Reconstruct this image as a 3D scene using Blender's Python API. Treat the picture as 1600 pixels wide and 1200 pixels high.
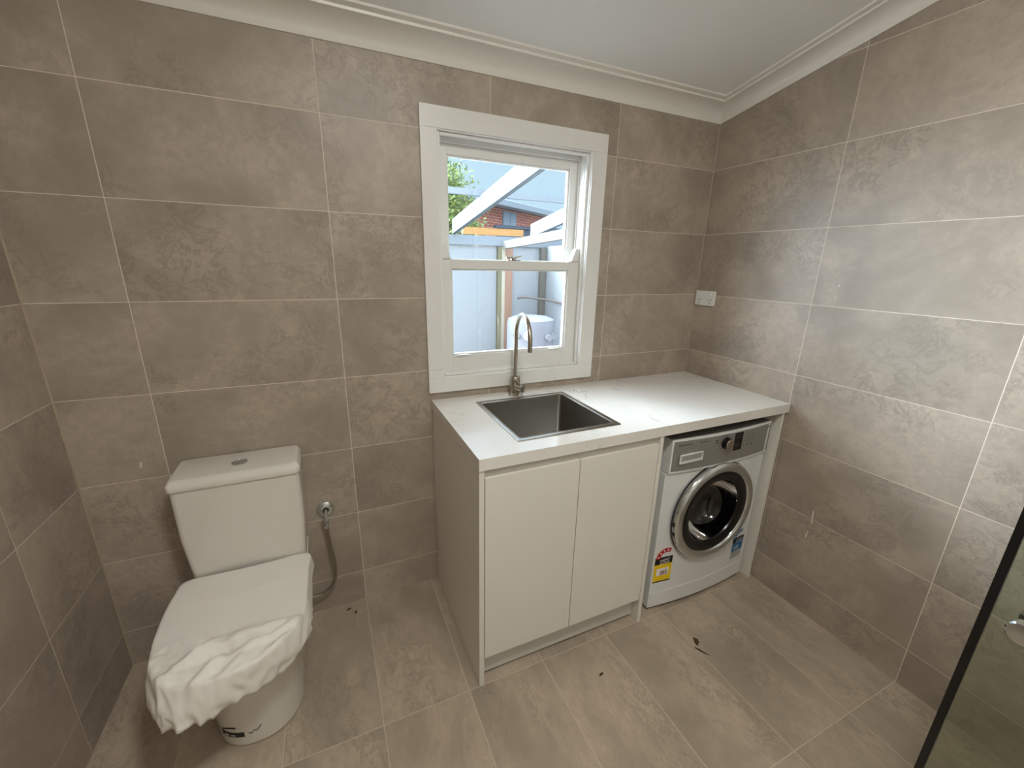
import bpy, bmesh, math, random
from mathutils import Vector, Matrix, noise
random.seed(7)
C = bpy.context.scene.collection
scene = bpy.context.scene
for o in list(bpy.data.objects): bpy.data.objects.remove(o)

# ------------------------------------------------------------------ camera
F = 646.39
yaw, pitch, roll = .42631, -.28595, .0214
fwd = Vector((math.sin(yaw)*math.cos(pitch), math.cos(yaw)*math.cos(pitch), math.sin(pitch)))
r0 = Vector((math.cos(yaw), -math.sin(yaw), 0)); u0 = r0.cross(fwd)
rgt = r0*math.cos(roll)+u0*math.sin(roll); upv = -r0*math.sin(roll)+u0*math.cos(roll)
cam_d = bpy.data.cameras.new('camera'); cam = bpy.data.objects.new('camera', cam_d); C.objects.link(cam)
M = Matrix((rgt, upv, -fwd)).transposed().to_4x4(); M.translation = Vector((.7935, -1.6767, 1.4945))
cam.matrix_world = M
cam_d.sensor_fit = 'HORIZONTAL'; cam_d.sensor_width = 36; cam_d.lens = F*36/1600; cam_d.clip_start = .02
scene.camera = cam

# ------------------------------------------------------------------ view, world, lights
vs = scene.view_settings
vs.view_transform = 'Standard'; vs.look = 'None'; vs.gamma = 1; vs.use_curve_mapping = False; vs.exposure = 0.04
W = bpy.data.worlds.new('sky'); scene.world = W; W.use_nodes = True
nt = W.node_tree; nt.nodes.clear()
tc = nt.nodes.new('ShaderNodeTexCoord'); sx = nt.nodes.new('ShaderNodeSeparateXYZ'); mr = nt.nodes.new('ShaderNodeMapRange')
mr.inputs[1].default_value = .26; mr.inputs[2].default_value = .75; mr.inputs[3].default_value = 0; mr.inputs[4].default_value = 1
cr = nt.nodes.new('ShaderNodeMix'); cr.data_type = 'RGBA'
cr.inputs[6].default_value = (.62, .86, 1.04, 1); cr.inputs[7].default_value = (5.0, 5.9, 7.0, 1)
bg = nt.nodes.new('ShaderNodeBackground'); bg.inputs[1].default_value = 1.0
wo = nt.nodes.new('ShaderNodeOutputWorld')
nt.links.new(tc.outputs['Generated'], sx.inputs[0]); nt.links.new(sx.outputs[2], mr.inputs[0])
nt.links.new(mr.outputs[0], cr.inputs[0]); # unseen bright sky patch in the west, added to light the right wall
gd = nt.nodes.new('ShaderNodeVectorMath'); gd.operation = 'DOT_PRODUCT'; gd.inputs[1].default_value = Vector((-.72, .60, .34)).normalized()
gr = nt.nodes.new('ShaderNodeMapRange'); gr.interpolation_type = 'SMOOTHERSTEP'
gr.inputs[1].default_value = .76; gr.inputs[2].default_value = .97; gr.inputs[3].default_value = 0; gr.inputs[4].default_value = 1
gm = nt.nodes.new('ShaderNodeMix'); gm.data_type = 'RGBA'; gm.inputs[7].default_value = (54., 62., 70., 1)
nt.links.new(tc.outputs['Generated'], gd.inputs[0]); nt.links.new(gd.outputs['Value'], gr.inputs[0]); nt.links.new(gr.outputs[0], gm.inputs[0])
nt.links.new(cr.outputs[2], gm.inputs[6]); nt.links.new(gm.outputs[2], bg.inputs[0]); nt.links.new(bg.outputs[0], wo.inputs[0])
LAMP_POWER = [116.0, 44.0]
LAMP_SPOTS = [(1.12, -1.62), (1.7, -2.8)]
LAMP_COLOR = (.97, .975, .925)
def ceil_z(y): return 2.223-.19*y

# ------------------------------------------------------------------ materials
def lin(c): return tuple((v/12.92 if v <= .04045 else ((v+.055)/1.055)**2.4) for v in c)
def mat(name, rgb, rough=.5, metal=0, spec=.5, coat=0, emit=None, es=0, srgb=True):
    m = bpy.data.materials.new(name); m.use_nodes = True
    p = m.node_tree.nodes['Principled BSDF']
    c = lin(rgb) if srgb else rgb
    p.inputs['Base Color'].default_value = (*c, 1); p.inputs['Roughness'].default_value = rough
    p.inputs['Metallic'].default_value = metal; p.inputs['Specular IOR Level'].default_value = spec
    p.inputs['Coat Weight'].default_value = coat; p.inputs['Coat Roughness'].default_value = .08
    if emit: p.inputs['Emission Color'].default_value = (*emit, 1); p.inputs['Emission Strength'].default_value = es
    return m
class NB:
    def __init__(s, m): s.t = m.node_tree; s.p = s.t.nodes['Principled BSDF']
    def n(s, typ, **k):
        x = s.t.nodes.new(typ)
        for a, v in k.items(): setattr(x, a, v)
        return x
    def l(s, a, b): s.t.links.new(a, b)
    def math(s, op, a, b=None, c=None):
        x = s.n('ShaderNodeMath', operation=op)
        for i, v in enumerate((a, b, c)):
            if v is None: continue
            if isinstance(v, (int, float)): x.inputs[i].default_value = v
            else: s.l(v, x.inputs[i])
        return x.outputs[0]
    def mix(s, f, a, b, mode='MIX'):
        x = s.n('ShaderNodeMix', data_type='RGBA', blend_type=mode)
        for i, v in ((0, f), (6, a), (7, b)):
            if isinstance(v, (int, float)): x.inputs[i].default_value = v
            elif isinstance(v, tuple): x.inputs[i].default_value = (*v, 1)
            else: s.l(v, x.inputs[i])
        return x.outputs[2]
    def noise(s, vec, scale, detail=5, rough=.55, dist=0, lac=2.0):
        x = s.n('ShaderNodeTexNoise'); s.l(vec, x.inputs['Vector'])
        x.inputs['Scale'].default_value = scale; x.inputs['Detail'].default_value = detail
        x.inputs['Roughness'].default_value = rough; x.inputs['Distortion'].default_value = dist
        return x.outputs[0]
    def ramp(s, v, lo, hi, a=0., b=1.):
        x = s.n('ShaderNodeMapRange', interpolation_type='SMOOTHSTEP'); s.l(v, x.inputs[0])
        for i, q in enumerate((lo, hi, a, b)): x.inputs[i+1].default_value = q
        return x.outputs[0]

def tile_mat(name, ua, u0, su, va, v0, sv, base=(.405, .337, .273), grout=(.72, .63, .54), rough=.42, gw=.0013, seed=0., stretch=(1, 1)):
    """large stone-look tiles: ua/va = world axes (0 x, 1 y, 2 z), u0/v0 = a joint, su/sv = tile size"""
    m = mat(name, (1, 1, 1), rough); b = NB(m)
    g = b.n('ShaderNodeNewGeometry'); sp = b.n('ShaderNodeSeparateXYZ'); b.l(g.outputs['Position'], sp.inputs[0])
    U, V = sp.outputs[ua], sp.outputs[va]
    u = b.math('DIVIDE', b.math('SUBTRACT', U, u0), su); v = b.math('DIVIDE', b.math('SUBTRACT', V, v0), sv)
    fu = b.math('FLOOR', u); fv = b.math('FLOOR', v)
    du = b.math('MULTIPLY', b.math('ABSOLUTE', b.math('SUBTRACT', u, b.math('ROUND', u))), su)
    dv = b.math('MULTIPLY', b.math('ABSOLUTE', b.math('SUBTRACT', v, b.math('ROUND', v))), sv)
    dj = b.math('MINIMUM', du, dv)
    joint = b.ramp(dj, gw*.6, gw*1.2, 1., 0.)
    wn = b.n('ShaderNodeTexWhiteNoise', noise_dimensions='3D'); cb = b.n('ShaderNodeCombineXYZ')
    b.l(fu, cb.inputs[0]); b.l(fv, cb.inputs[1]); cb.inputs[2].default_value = seed
    b.l(cb.outputs[0], wn.inputs[0])
    off = b.n('ShaderNodeVectorMath', operation='SCALE'); b.l(wn.outputs['Color'], off.inputs[0]); off.inputs['Scale'].default_value = 37.
    uv = b.n('ShaderNodeCombineXYZ'); b.l(b.math('MULTIPLY', U, stretch[0]), uv.inputs[0]); b.l(b.math('MULTIPLY', V, stretch[1]), uv.inputs[1])
    ad = b.n('ShaderNodeVectorMath', operation='ADD'); b.l(uv.outputs[0], ad.inputs[0]); b.l(off.outputs[0], ad.inputs[1])
    P = ad.outputs[0]
    cloud = b.noise(P, 3.2, 6, .58, .35)
    fine = b.noise(P, 34, 7, .75, .3)
    patch = b.ramp(b.noise(P, 2.6, 3, .5, .3), .47, .60)
    vein_n = b.noise(P, 11.0, 9, .74, .55)
    vein = b.ramp(b.math('ABSOLUTE', b.math('SUBTRACT', vein_n, .5)), .0, .035, 1., 0.)
    grit = b.ramp(b.noise(P, 120, 3, .6), .56, .70); vein = b.math('MULTIPLY', b.math('MAXIMUM', vein, b.math('MULTIPLY', grit, .45)), patch)
    hl_n = b.noise(P, 7.0, 8, .72, .7)
    hl = b.math('MULTIPLY', b.ramp(b.math('ABSOLUTE', b.math('SUBTRACT', hl_n, .47)), .0, .02, 1., 0.), b.ramp(b.noise(P, 3.1, 2), .54, .68))
    dk = tuple(c*.78 for c in base); lt = tuple(c*1.20 for c in base)
    col = b.mix(b.ramp(cloud, .32, .68), dk, lt)
    col = b.mix(b.math('MULTIPLY', b.ramp(fine, .35, .68), .55), col, tuple(c*.82 for c in base))
    col = b.mix(b.math('MULTIPLY', vein, .55), col, tuple(c*.55 for c in base))
    col = b.mix(b.math('MULTIPLY', hl, .26), col, tuple(c*1.5 for c in base))
    tv = b.math('MULTIPLY_ADD', wn.outputs['Value'], .10, .95)
    vm = b.n('ShaderNodeVectorMath', operation='SCALE'); b.l(col, vm.inputs[0]); b.l(tv, vm.inputs['Scale'])
    col = b.mix(joint, vm.outputs[0], grout)
    b.l(col, b.p.inputs['Base Color'])
    b.l(b.math('MULTIPLY_ADD', joint, .4, b.math('MULTIPLY_ADD', fine, .18, rough-.09)), b.p.inputs['Roughness'])
    bp = b.n('ShaderNodeBump'); bp.inputs['Strength'].default_value = .25; bp.inputs['Distance'].default_value = .0015
    b.l(b.math('SUBTRACT', b.math('MULTIPLY', fine, .25), joint), bp.inputs['Height']); b.l(bp.outputs[0], b.p.inputs['Normal'])
    return m

M_back = tile_mat('stone_tile_window_wall', 0, .2411, .6, 2, .1513, .3, seed=1)
# right part of the window wall breaks 0.6 m further on; joints there sit at 2.0386
M_right = tile_mat('stone_tile_right_wall', 1, -.598, .6, 2, .1513, .3, seed=2)
M_left = tile_mat('stone_tile_left_wall', 1, -.324, .6, 2, .1513, .3, seed=3)
M_floor = tile_mat('stone_tile_floor', 0, .841, .3, 1, -.597, .6, base=(.42, .34, .262), grout=(.60, .51, .42), seed=4, stretch=(1.6, .8), gw=.0012)
M_white = mat('white_paint', (.90, .885, .855), .35)
M_ceil = mat('ceiling_paint', (.95, .95, .945), .6)
M_win = mat('white_window_paint', (.90, .895, .88), .3)
M_cab = mat('white_laminate', (.885, .87, .83), .38)
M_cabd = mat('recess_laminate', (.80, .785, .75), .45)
M_cer = mat('white_ceramic', (.87, .85, .815), .12, coat=.4)
M_app = mat('white_enamel', (.88, .885, .88), .28)
M_plast = mat('white_plastic', (.90, .90, .88), .35)
M_chrome = mat('chrome', (.84, .86, .87), .09, 1)
M_brush = mat('brushed_nickel', (.70, .67, .62), .27, 1)
M_silver = mat('silver_fascia', (.62, .615, .60), .42, .5)
M_black = mat('black_plastic', (.03, .03, .035), .25)
M_rub = mat('grey_rubber', (.16, .16, .165), .6)
M_seal = mat('black_seal', (.012, .013, .018), .4)
M_drum = mat('drum_steel', (.20, .20, .21), .45, 1)
M_yel = mat('label_yellow', (.93, .80, .05), .5); M_red = mat('label_red', (.72, .06, .08), .5)
M_blk = mat('label_black', (.05, .05, .05), .5); M_wht = mat('label_white', (.93, .92, .92), .5)
M_blue = mat('label_blue', (.16, .42, .62), .5); M_dred = mat('label_dark_red', (.45, .08, .05), .5); M_pale = mat('label_pale_blue', (.70, .76, .80), .5)
M_grey = mat('print_grey', (.22, .22, .22), .5)
M_mud = mat('mud', (.27, .20, .13), .9); M_plaster = mat('plaster_smear', (.86, .83, .78), .9)
M_paper = mat('white_paper_wrap', (.90, .88, .85), .8)
p = M_paper.node_tree.nodes['Principled BSDF']; p.inputs['Subsurface Weight'].default_value = 0
# stainless steel of the sink, brushed
M_steel = mat('stainless_steel', (.62, .60, .57), .3, 1)
b = NB(M_steel); g = b.n('ShaderNodeNewGeometry'); vm = b.n('ShaderNodeVectorMath', operation='MULTIPLY'); b.l(g.outputs['Position'], vm.inputs[0]); vm.inputs[1].default_value = (600, 600, 8)
nz = b.noise(vm.outputs[0], 1, 2); b.l(b.math('MULTIPLY_ADD', nz, .16, .24), b.p.inputs['Roughness'])
# engineered stone bench
M_bench = mat('white_stone_bench', (.90, .89, .87), .16)
b = NB(M_bench); g = b.n('ShaderNodeNewGeometry')
P_ = g.outputs['Position']
v1 = b.ramp(b.math('ABSOLUTE', b.math('SUBTRACT', b.noise(P_, 2.6, 6, .6, 1.3), .5)), 0, .022, 1, 0)
msk = b.ramp(b.noise(P_, 3.3, 3), .50, .64)
cl = b.ramp(b.noise(P_, 1.8, 5, .6, .5), .35, .7)
col = b.mix(b.math('MULTIPLY', cl, .6), lin((.90, .885, .86)), lin((.86, .845, .82)))
col = b.mix(b.math('MULTIPLY', b.math('MULTIPLY', v1, msk), .45), col, lin((.56, .54, .50)))
spk = b.ramp(b.noise(P_, 90, 2, .5), .74, .78)
col = b.mix(b.math('MULTIPLY', spk, .5), col, lin((.5, .47, .43)))
b.l(col, b.p.inputs['Base Color'])
# outdoors
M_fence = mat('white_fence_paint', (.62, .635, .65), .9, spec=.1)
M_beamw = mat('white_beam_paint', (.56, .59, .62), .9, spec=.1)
M_olive = mat('olive_timber', (.50, .48, .38), .7)
M_timber = mat('yellow_pine', (.93, .74, .47), .6)
b = NB(M_timber); g = b.n('ShaderNodeNewGeometry'); vm = b.n('ShaderNodeVectorMath', operation='MULTIPLY'); b.l(g.outputs['Position'], vm.inputs[0]); vm.inputs[1].default_value = (1.5, 30, 30)
b.l(b.mix(b.noise(vm.outputs[0], 2, 4), lin((.74, .56, .33)), lin((.62, .42, .22))), b.p.inputs['Base Color'])
M_post = mat('pink_primed_timber', (.80, .66, .58), .7)
b = NB(M_post); g = b.n('ShaderNodeNewGeometry'); vm = b.n('ShaderNodeVectorMath', operation='MULTIPLY'); b.l(g.outputs['Position'], vm.inputs[0]); vm.inputs[1].default_value = (40, 40, 3)
b.l(b.mix(b.noise(vm.outputs[0], 1.5, 4), lin((.68, .54, .46)), lin((.55, .42, .35))), b.p.inputs['Base Color'])
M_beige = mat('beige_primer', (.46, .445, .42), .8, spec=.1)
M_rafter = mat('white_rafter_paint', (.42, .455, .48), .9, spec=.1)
M_slate = mat('dark_roof_tiles', (.38, .42, .48), .6)
b = NB(M_slate); g = b.n('ShaderNodeNewGeometry'); wv = b.n('ShaderNodeTexWave', bands_direction='Z'); b.l(g.outputs['Position'], wv.inputs[0]); wv.inputs['Scale'].default_value = 4.5
b.l(b.mix(wv.outputs[1], lin((.24, .27, .32)), lin((.31, .34, .39))), b.p.inputs['Base Color'])
M_brick = mat('red_brick', (.7, .4, .33), .8)
b = NB(M_brick); tc_ = b.n('ShaderNodeTexCoord'); bk = b.n('ShaderNodeTexBrick'); b.l(tc_.outputs['UV'], bk.inputs['Vector'])
bk.inputs['Color1'].default_value = (*lin((.66, .31, .23)), 1); bk.inputs['Color2'].default_value = (*lin((.74, .41, .33)), 1); bk.inputs['Mortar'].default_value = (*lin((.74, .62, .57)), 1)
bk.inputs['Scale'].default_value = 1; bk.inputs['Brick Width'].default_value = .24; bk.inputs['Row Height'].default_value = .086; bk.inputs['Mortar Size'].default_value = .012
b.l(bk.outputs[0], b.p.inputs['Base Color'])
M_leaf = mat('tree_leaves', (.50, .62, .25), .6)
b = NB(M_leaf); oi = b.n('ShaderNodeNewGeometry')
b.l(b.mix(oi.outputs['Random Per Island'], lin((.30, .40, .14)), lin((.52, .58, .26))), b.p.inputs['Base Color'])
M_bark = mat('bark', (.35, .28, .22), .9)
M_paving = mat('outdoor_paving', (.45, .45, .44), .8)
M_copper = mat('copper_pipe', (.46, .41, .39), .5, .2)
M_tank = mat('pale_tank_steel', (.50, .50, .53), .7, spec=.2)

def glass_mat(name, tint, refl=.06, rough=.0):
    m = bpy.data.materials.new(name); m.use_nodes = True; t = m.node_tree; t.nodes.clear()
    o = t.nodes.new('ShaderNodeOutputMaterial'); tr = t.nodes.new('ShaderNodeBsdfTransparent'); gl = t.nodes.new('ShaderNodeBsdfGlossy')
    tr.inputs[0].default_value = (*tint, 1); gl.inputs['Roughness'].default_value = rough; gl.inputs[0].default_value = (1, 1, 1, 1)
    lw = t.nodes.new('ShaderNodeLayerWeight'); lw.inputs[0].default_value = .25
    mp = t.nodes.new('ShaderNodeMapRange'); mp.inputs[3].default_value = refl; mp.inputs[4].default_value = .75
    mx = t.nodes.new('ShaderNodeMixShader')
    t.links.new(lw.outputs['Fresnel'], mp.inputs[0]); t.links.new(mp.outputs[0], mx.inputs[0])
    t.links.new(tr.outputs[0], mx.inputs[1]); t.links.new(gl.outputs[0], mx.inputs[2]); t.links.new(mx.outputs[0], o.inputs[0])
    return m
M_glass = glass_mat('window_glass', (.95, .97, .97), .02)
M_shower = glass_mat('shower_glass', (.82, .86, .79), .04, .02)
M_bowl = glass_mat('dark_door_glass', (.22, .22, .23), .035, .02)

# ------------------------------------------------------------------ mesh helpers
class MB:
    def __init__(s): s.bm = bmesh.new(); s.mats = []; s.cur = 0
    def use(s, m):
        if m not in s.mats: s.mats.append(m)
        s.cur = s.mats.index(m); return s
    def face(s, pts):
        f = s.bm.faces.new([s.bm.verts.new(p) for p in pts]); f.material_index = s.cur; return f
    def box(s, a, b_, mtx=None):
        (x0, y0, z0), (x1, y1, z1) = a, b_
        x0, x1 = min(x0, x1), max(x0, x1); y0, y1 = min(y0, y1), max(y0, y1); z0, z1 = min(z0, z1), max(z0, z1)
        c = [(x0, y0, z0), (x1, y0, z0), (x1, y1, z0), (x0, y1, z0), (x0, y0, z1), (x1, y0, z1), (x1, y1, z1), (x0, y1, z1)]
        if mtx: c = [mtx @ Vector(q) for q in c]
        v = [s.bm.verts.new(q) for q in c]
        for f in ((0, 3, 2, 1), (4, 5, 6, 7), (0, 1, 5, 4), (1, 2, 6, 5), (2, 3, 7, 6), (3, 0, 4, 7)):
            g_ = s.bm.faces.new([v[i] for i in f]); g_.material_index = s.cur
        return s
    def hexa(s, c):
        v = [s.bm.verts.new(q) for q in c]
        for f in ((0, 3, 2, 1), (4, 5, 6, 7), (0, 1, 5, 4), (1, 2, 6, 5), (2, 3, 7, 6), (3, 0, 4, 7)):
            g_ = s.bm.faces.new([v[i] for i in f]); g_.material_index = s.cur
        return s
    def prism(s, poly, off):
        """poly: list of 3-D points, off: extrusion vector"""
        off = Vector(off); a = [s.bm.verts.new(q) for q in poly]; b_ = [s.bm.verts.new(Vector(q)+off) for q in poly]
        n = len(a); fs = [s.bm.faces.new(a[::-1]), s.bm.faces.new(b_)]
        for i in range(n): fs.append(s.bm.faces.new((a[i], a[(i+1) % n], b_[(i+1) % n], b_[i])))
        for f in fs: f.material_index = s.cur
        return s
    def loft(s, rings, closed=True, cap0=True, cap1=True):
        R_ = [[s.bm.verts.new(q) for q in r] for r in rings]; n = len(R_[0])
        for a, b_ in zip(R_, R_[1:]):
            for i in range(n if closed else n-1):
                f = s.bm.faces.new((a[i], a[(i+1) % n], b_[(i+1) % n], b_[i])); f.material_index = s.cur
        if cap0: s.bm.faces.new(R_[0][::-1]).material_index = s.cur
        if cap1: s.bm.faces.new(R_[-1]).material_index = s.cur
        return s
    def lathe(s, prof, origin, axis=(0, 0, 1), n=48, cap0=False, cap1=False):
        ax = Vector(axis).normalized(); t = Vector((1, 0, 0)) if abs(ax.x) < .9 else Vector((0, 0, 1))
        e1 = ax.cross(t).normalized(); e2 = ax.cross(e1); o = Vector(origin)
        rings = [[o+ax*h+(e1*math.cos(a)+e2*math.sin(a))*max(r, 1e-4) for a in (2*math.pi*k/n for k in range(n))] for r, h in prof]
        return s.loft(rings, True, cap0, cap1)
    def cyl(s, a, b_, r, n=32, r2=None):
        a = Vector(a); b_ = Vector(b_); L = (b_-a).length
        return s.lathe([(r, 0), (r if r2 is None else r2, L)], a, b_-a, n, True, True)
    def tube(s, pts, r, n=16, cap=True):
        pts = [Vector(q) for q in pts]; rings = []; prev = None
        for i, q in enumerate(pts):
            t = (pts[min(i+1, len(pts)-1)]-pts[max(i-1, 0)]).normalized()
            if prev is None:
                e1 = t.orthogonal().normalized()
            else:
                e1 = (prev-t*prev.dot(t)).normalized()
            prev = e1; e2 = t.cross(e1)
            rings.append([q+(e1*math.cos(a)+e2*math.sin(a))*r for a in (2*math.pi*k/n for k in range(n))])
        return s.loft(rings, True, cap, cap)
    def build(s, name, m=None, parent=None, bevel=0, seg=2, smooth=True, sub=0, angle=35):
        me = bpy.data.meshes.new(name); bmesh.ops.recalc_face_normals(s.bm, faces=s.bm.faces[:])
        s.bm.to_mesh(me); s.bm.free()
        for k in (s.mats or [m]): me.materials.append(k)
        o = bpy.data.objects.new(name, me); C.objects.link(o)
        if parent: o.parent = parent; o.matrix_parent_inverse = PINV(parent)
        if smooth:
            me.polygons.foreach_set('use_smooth', [True]*len(me.polygons)); me.set_sharp_from_angle(angle=math.radians(angle))
        if bevel:
            md = o.modifiers.new('bevel', 'BEVEL'); md.width = bevel; md.segments = seg; md.limit_method = 'ANGLE'; md.angle_limit = math.radians(40); md.harden_normals = True
        if sub:
            md = o.modifiers.new('sub', 'SUBSURF'); md.levels = sub; md.render_levels = sub
        return o
def world_m(o):
    m = Matrix.Translation(o.location)
    if o.parent: m = world_m(o.parent) @ o.matrix_parent_inverse @ m
    return m
def PINV(parent):
    return world_m(parent).inverted()
def thing(name, loc, label, cat, group=None, kind=None):
    o = bpy.data.objects.new(name, None); C.objects.link(o); o.location = loc; o.empty_display_size = .05
    return tag(o, label, cat, group, kind)
def tag(o, label=None, cat=None, group=None, kind=None):
    if label: o['label'] = label
    if cat: o['category'] = cat
    if group: o['group'] = group
    if kind: o['kind'] = kind
    return o
def lab(o, t): o['label'] = t; return o
def smooth_path(pts, n=10):
    pts = [Vector(q) for q in pts]; out = []
    for i in range(len(pts)-1):
        p0 = pts[max(i-1, 0)]; p1 = pts[i]; p2 = pts[i+1]; p3 = pts[min(i+2, len(pts)-1)]
        for k in range(n):
            t = k/n
            out.append(.5*((2*p1)+(p2-p0)*t+(2*p0-5*p1+4*p2-p3)*t*t+(-p0+3*p1-3*p2+p3)*t**3))
    out.append(pts[-1]); return out
def text_mesh(name, body, size, mtx, m, parent, spacing=1.0, extrude=.0002):
    cu = bpy.data.curves.new('txt', 'FONT'); cu.body = body; cu.size = size; cu.extrude = extrude; cu.space_character = spacing
    cu.align_x = 'CENTER'; cu.align_y = 'CENTER'
    t = bpy.data.objects.new('txt', cu); C.objects.link(t)
    dg = bpy.context.evaluated_depsgraph_get(); dg.update()
    me = bpy.data.meshes.new_from_object(t.evaluated_get(dg)); bpy.data.objects.remove(t)
    me.transform(mtx); me.materials.clear(); me.materials.append(m)
    o = bpy.data.objects.new(name, me); C.objects.link(o); o.parent = parent; o.matrix_parent_inverse = PINV(parent)
    return o

# ------------------------------------------------------------------ the room
XR, YF = 2.636, -3.3
S = 'structure'
fl = MB(); fl.box((-.12, YF-.1, -.12), (XR+.12, .12, 0)); tag(fl.build('floor', M_floor, smooth=False), kind=S)
# window wall with its opening
WX0, WX1, WZ0, WZ1 = 1.214, 1.920, 1.000, 1.972
w = MB()
w.box((-.12, 0, 0), (WX0, .12, 2.26)); w.box((WX1, 0, 0), (XR+.12, .12, 2.26)); w.box((WX0, 0, 0), (WX1, .12, WZ0)); w.box((WX0, 0, WZ1), (WX1, .12, 2.26))
tag(w.build('wall_back', M_back, smooth=False), kind=S)
def side_wall(name, x0, x1, m):
    q = MB(); q.prism([(x0, 0, 0), (x0, YF, 0), (x0, YF, ceil_z(YF)+.02), (x0, 0, ceil_z(0)+.02)], (x1-x0, 0, 0)); tag(q.build(name, m, smooth=False), kind=S)
side_wall('wall_right', XR, XR+.12, M_right)
side_wall('wall_left', -.12, 0, M_left)
q = MB(); q.box((-.12, YF-.12, 0), (XR+.12, YF, ceil_z(YF)+.05)); tag(q.build('wall_front', M_white, smooth=False), kind=S)
q = MB(); q.prism([(-.15, .12, ceil_z(.12)), (-.15, YF-.12, ceil_z(YF-.12)), (-.15, YF-.12, ceil_z(YF)+.15), (-.15, .12, ceil_z(.12)+.15)], (XR+.3, 0, 0))
tag(q.build('ceiling', M_ceil, smooth=False), kind=S)
# cornice: one cove per wall, mitred in the corners
prof = [(0, -.004), (.004, -.004), (.006, .002)]
for k in range(9):
    a = math.pi/2*k/8; prof.append((.008+.066*(1-math.cos(a)), .006+.040*math.sin(a)))
prof += [(.0745, .050), (.0750, .0535), (.0915, .0560), (.0925, .0575), (.0925, .066), (0, .066)]
def cz(y, h): return 2.160-.19*y+h
def cornice(name, ends):
    q = MB(); q.loft([[f(d, h) for d, h in prof] for f in ends], True, True, True); tag(q.build(name, M_white, angle=25), kind=S)
e = .0005
cornice('trim_1', [lambda d, h: (d+e, -d-e, cz(-d, h)), lambda d, h: (XR-d-e, -d-e, cz(-d, h))])
cornice('trim_2', [lambda d, h: (XR-d-e, -d-e, cz(-d, h)), lambda d, h: (XR-d-e, YF+e, cz(YF, h))])
cornice('trim_3', [lambda d, h: (d+e, -d-e, cz(-d, h)), lambda d, h: (d+e, YF+e, cz(YF, h))])
# pale silicone joints down the two wall corners
M_sil = mat('silicone_joint', (.66, .60, .52), .5)
q = MB(); q.prism([(.0003, -.0003, .001), (.0042, -.0003, .001), (.0003, -.0042, .001)], (0, 0, 2.153)); tag(q.build('trim_4', M_sil, smooth=False), kind=S)
q = MB(); q.prism([(XR-.0003, -.0003, .921), (XR-.0003, -.0032, .921), (XR-.0032, -.0003, .921)], (0, 0, 1.23)); tag(q.build('trim_5', M_sil, smooth=False), kind=S)

# ------------------------------------------------------------------ sash window
def frame_bars(q, x0, x1, z0, z1, l, r, b_, t, y0, y1):
    q.box((x0, y0, z0), (x0+l, y1, z1)); q.box((x1-r, y0, z0), (x1, y1, z1))
    q.box((x0+l, y0, z0), (x1-r, y1, z0+b_)); q.box((x0+l, y0, z1-t), (x1-r, y1, z1))
def mitred(q, xo0, xo1, zo0, zo1, xi0, xi1, zi0, zi1, y0, y1):
    O = [(xo0, zo0), (xo1, zo0), (xo1, zo1), (xo0, zo1)]; I = [(xi0, zi0), (xi1, zi0), (xi1, zi1), (xi0, zi1)]
    for k in range(4):
        a, b_, c, d = O[k], O[(k+1) % 4], I[(k+1) % 4], I[k]
        q.prism([(a[0], y0, a[1]), (b_[0], y0, b_[1]), (c[0], y0, c[1]), (d[0], y0, d[1])], (0, y1-y0, 0))
q = MB(); q.box((1.166, -.014, 1.9565), (1.981, -.0005, 2.028)); q.box((1.166, -.014, 1.0545), (1.228, -.0005, 1.9563)); q.box((1.907, -.014, 1.0163), (1.981, -.0005, 1.9563))
q.box((1.166, -.014, .953), (1.981, -.0005, 1.0161)); q.box((1.166, -.014, 1.0163), (1.228, -.0005, 1.0535))
win = tag(q.build('window_1', M_win, bevel=.0008, seg=1, smooth=False), kind=S)
win['label'] = 'white timber sash window with wide flat architrave above the sink'
q = MB(); frame_bars(q, 1.222, 1.913, 1.010, 1.962, .010, .010, .010, .010, -.008, .118); q.build('window_frame', M_win, win, bevel=.001, smooth=False)
q = MB(); frame_bars(q, 1.232, 1.903, 1.020, 1.952, .012, .012, .012, .012, .004, .018); q.build('staff_bead', M_win, win, bevel=.003, smooth=False)
q = MB(); frame_bars(q, 1.232, 1.903, 1.020, 1.952, .010, .018, .008, .022, .054, .064); q.build('parting_bead', M_win, win, bevel=.002, smooth=False)
# lower sash, inner track
ls = MB(); y0, y1 = .020, .052
ls.box((1.243, y0, 1.030), (1.281, y1, 1.505)); ls.box((1.836, y0, 1.030), (1.890, y1, 1.505))
ls.box((1.281, y0, 1.030), (1.836, y1, 1.102)); ls.box((1.281, y0, 1.464), (1.836, y1, 1.500))
# horns standing above the meeting rail
ls.prism([(1.243, y0, 1.50), (1.283, y0, 1.50), (1.262, y0, 1.560), (1.243, y0, 1.560)], (0, y1-y0, 0))
ls.prism([(1.848, y0, 1.50), (1.890, y0, 1.50), (1.890, y0, 1.560), (1.872, y0, 1.560)], (0, y1-y0, 0))
lso = ls.build('lower_sash', M_win, win, bevel=.0015, smooth=False)
q = MB(); frame_bars(q, 1.281, 1.836, 1.102, 1.464, .007, .009, .008, .006, .026, .044); q.build('glazing_bead', M_win, lso, bevel=.002, smooth=False)
q = MB(); q.box((1.283, .0345, 1.104), (1.834, .0375, 1.462)); q.build('glass_pane', M_glass, lso, smooth=False)
for cx in (1.325, 1.775):
    q = MB(); q.box((cx-.026, .0175, 1.094), (cx+.026, .020, 1.106)); q.box((cx-.026, .008, 1.1035), (cx+.026, .020, 1.106)); q.build('sash_lift', M_plast, lso, bevel=.001, smooth=False)
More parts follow.
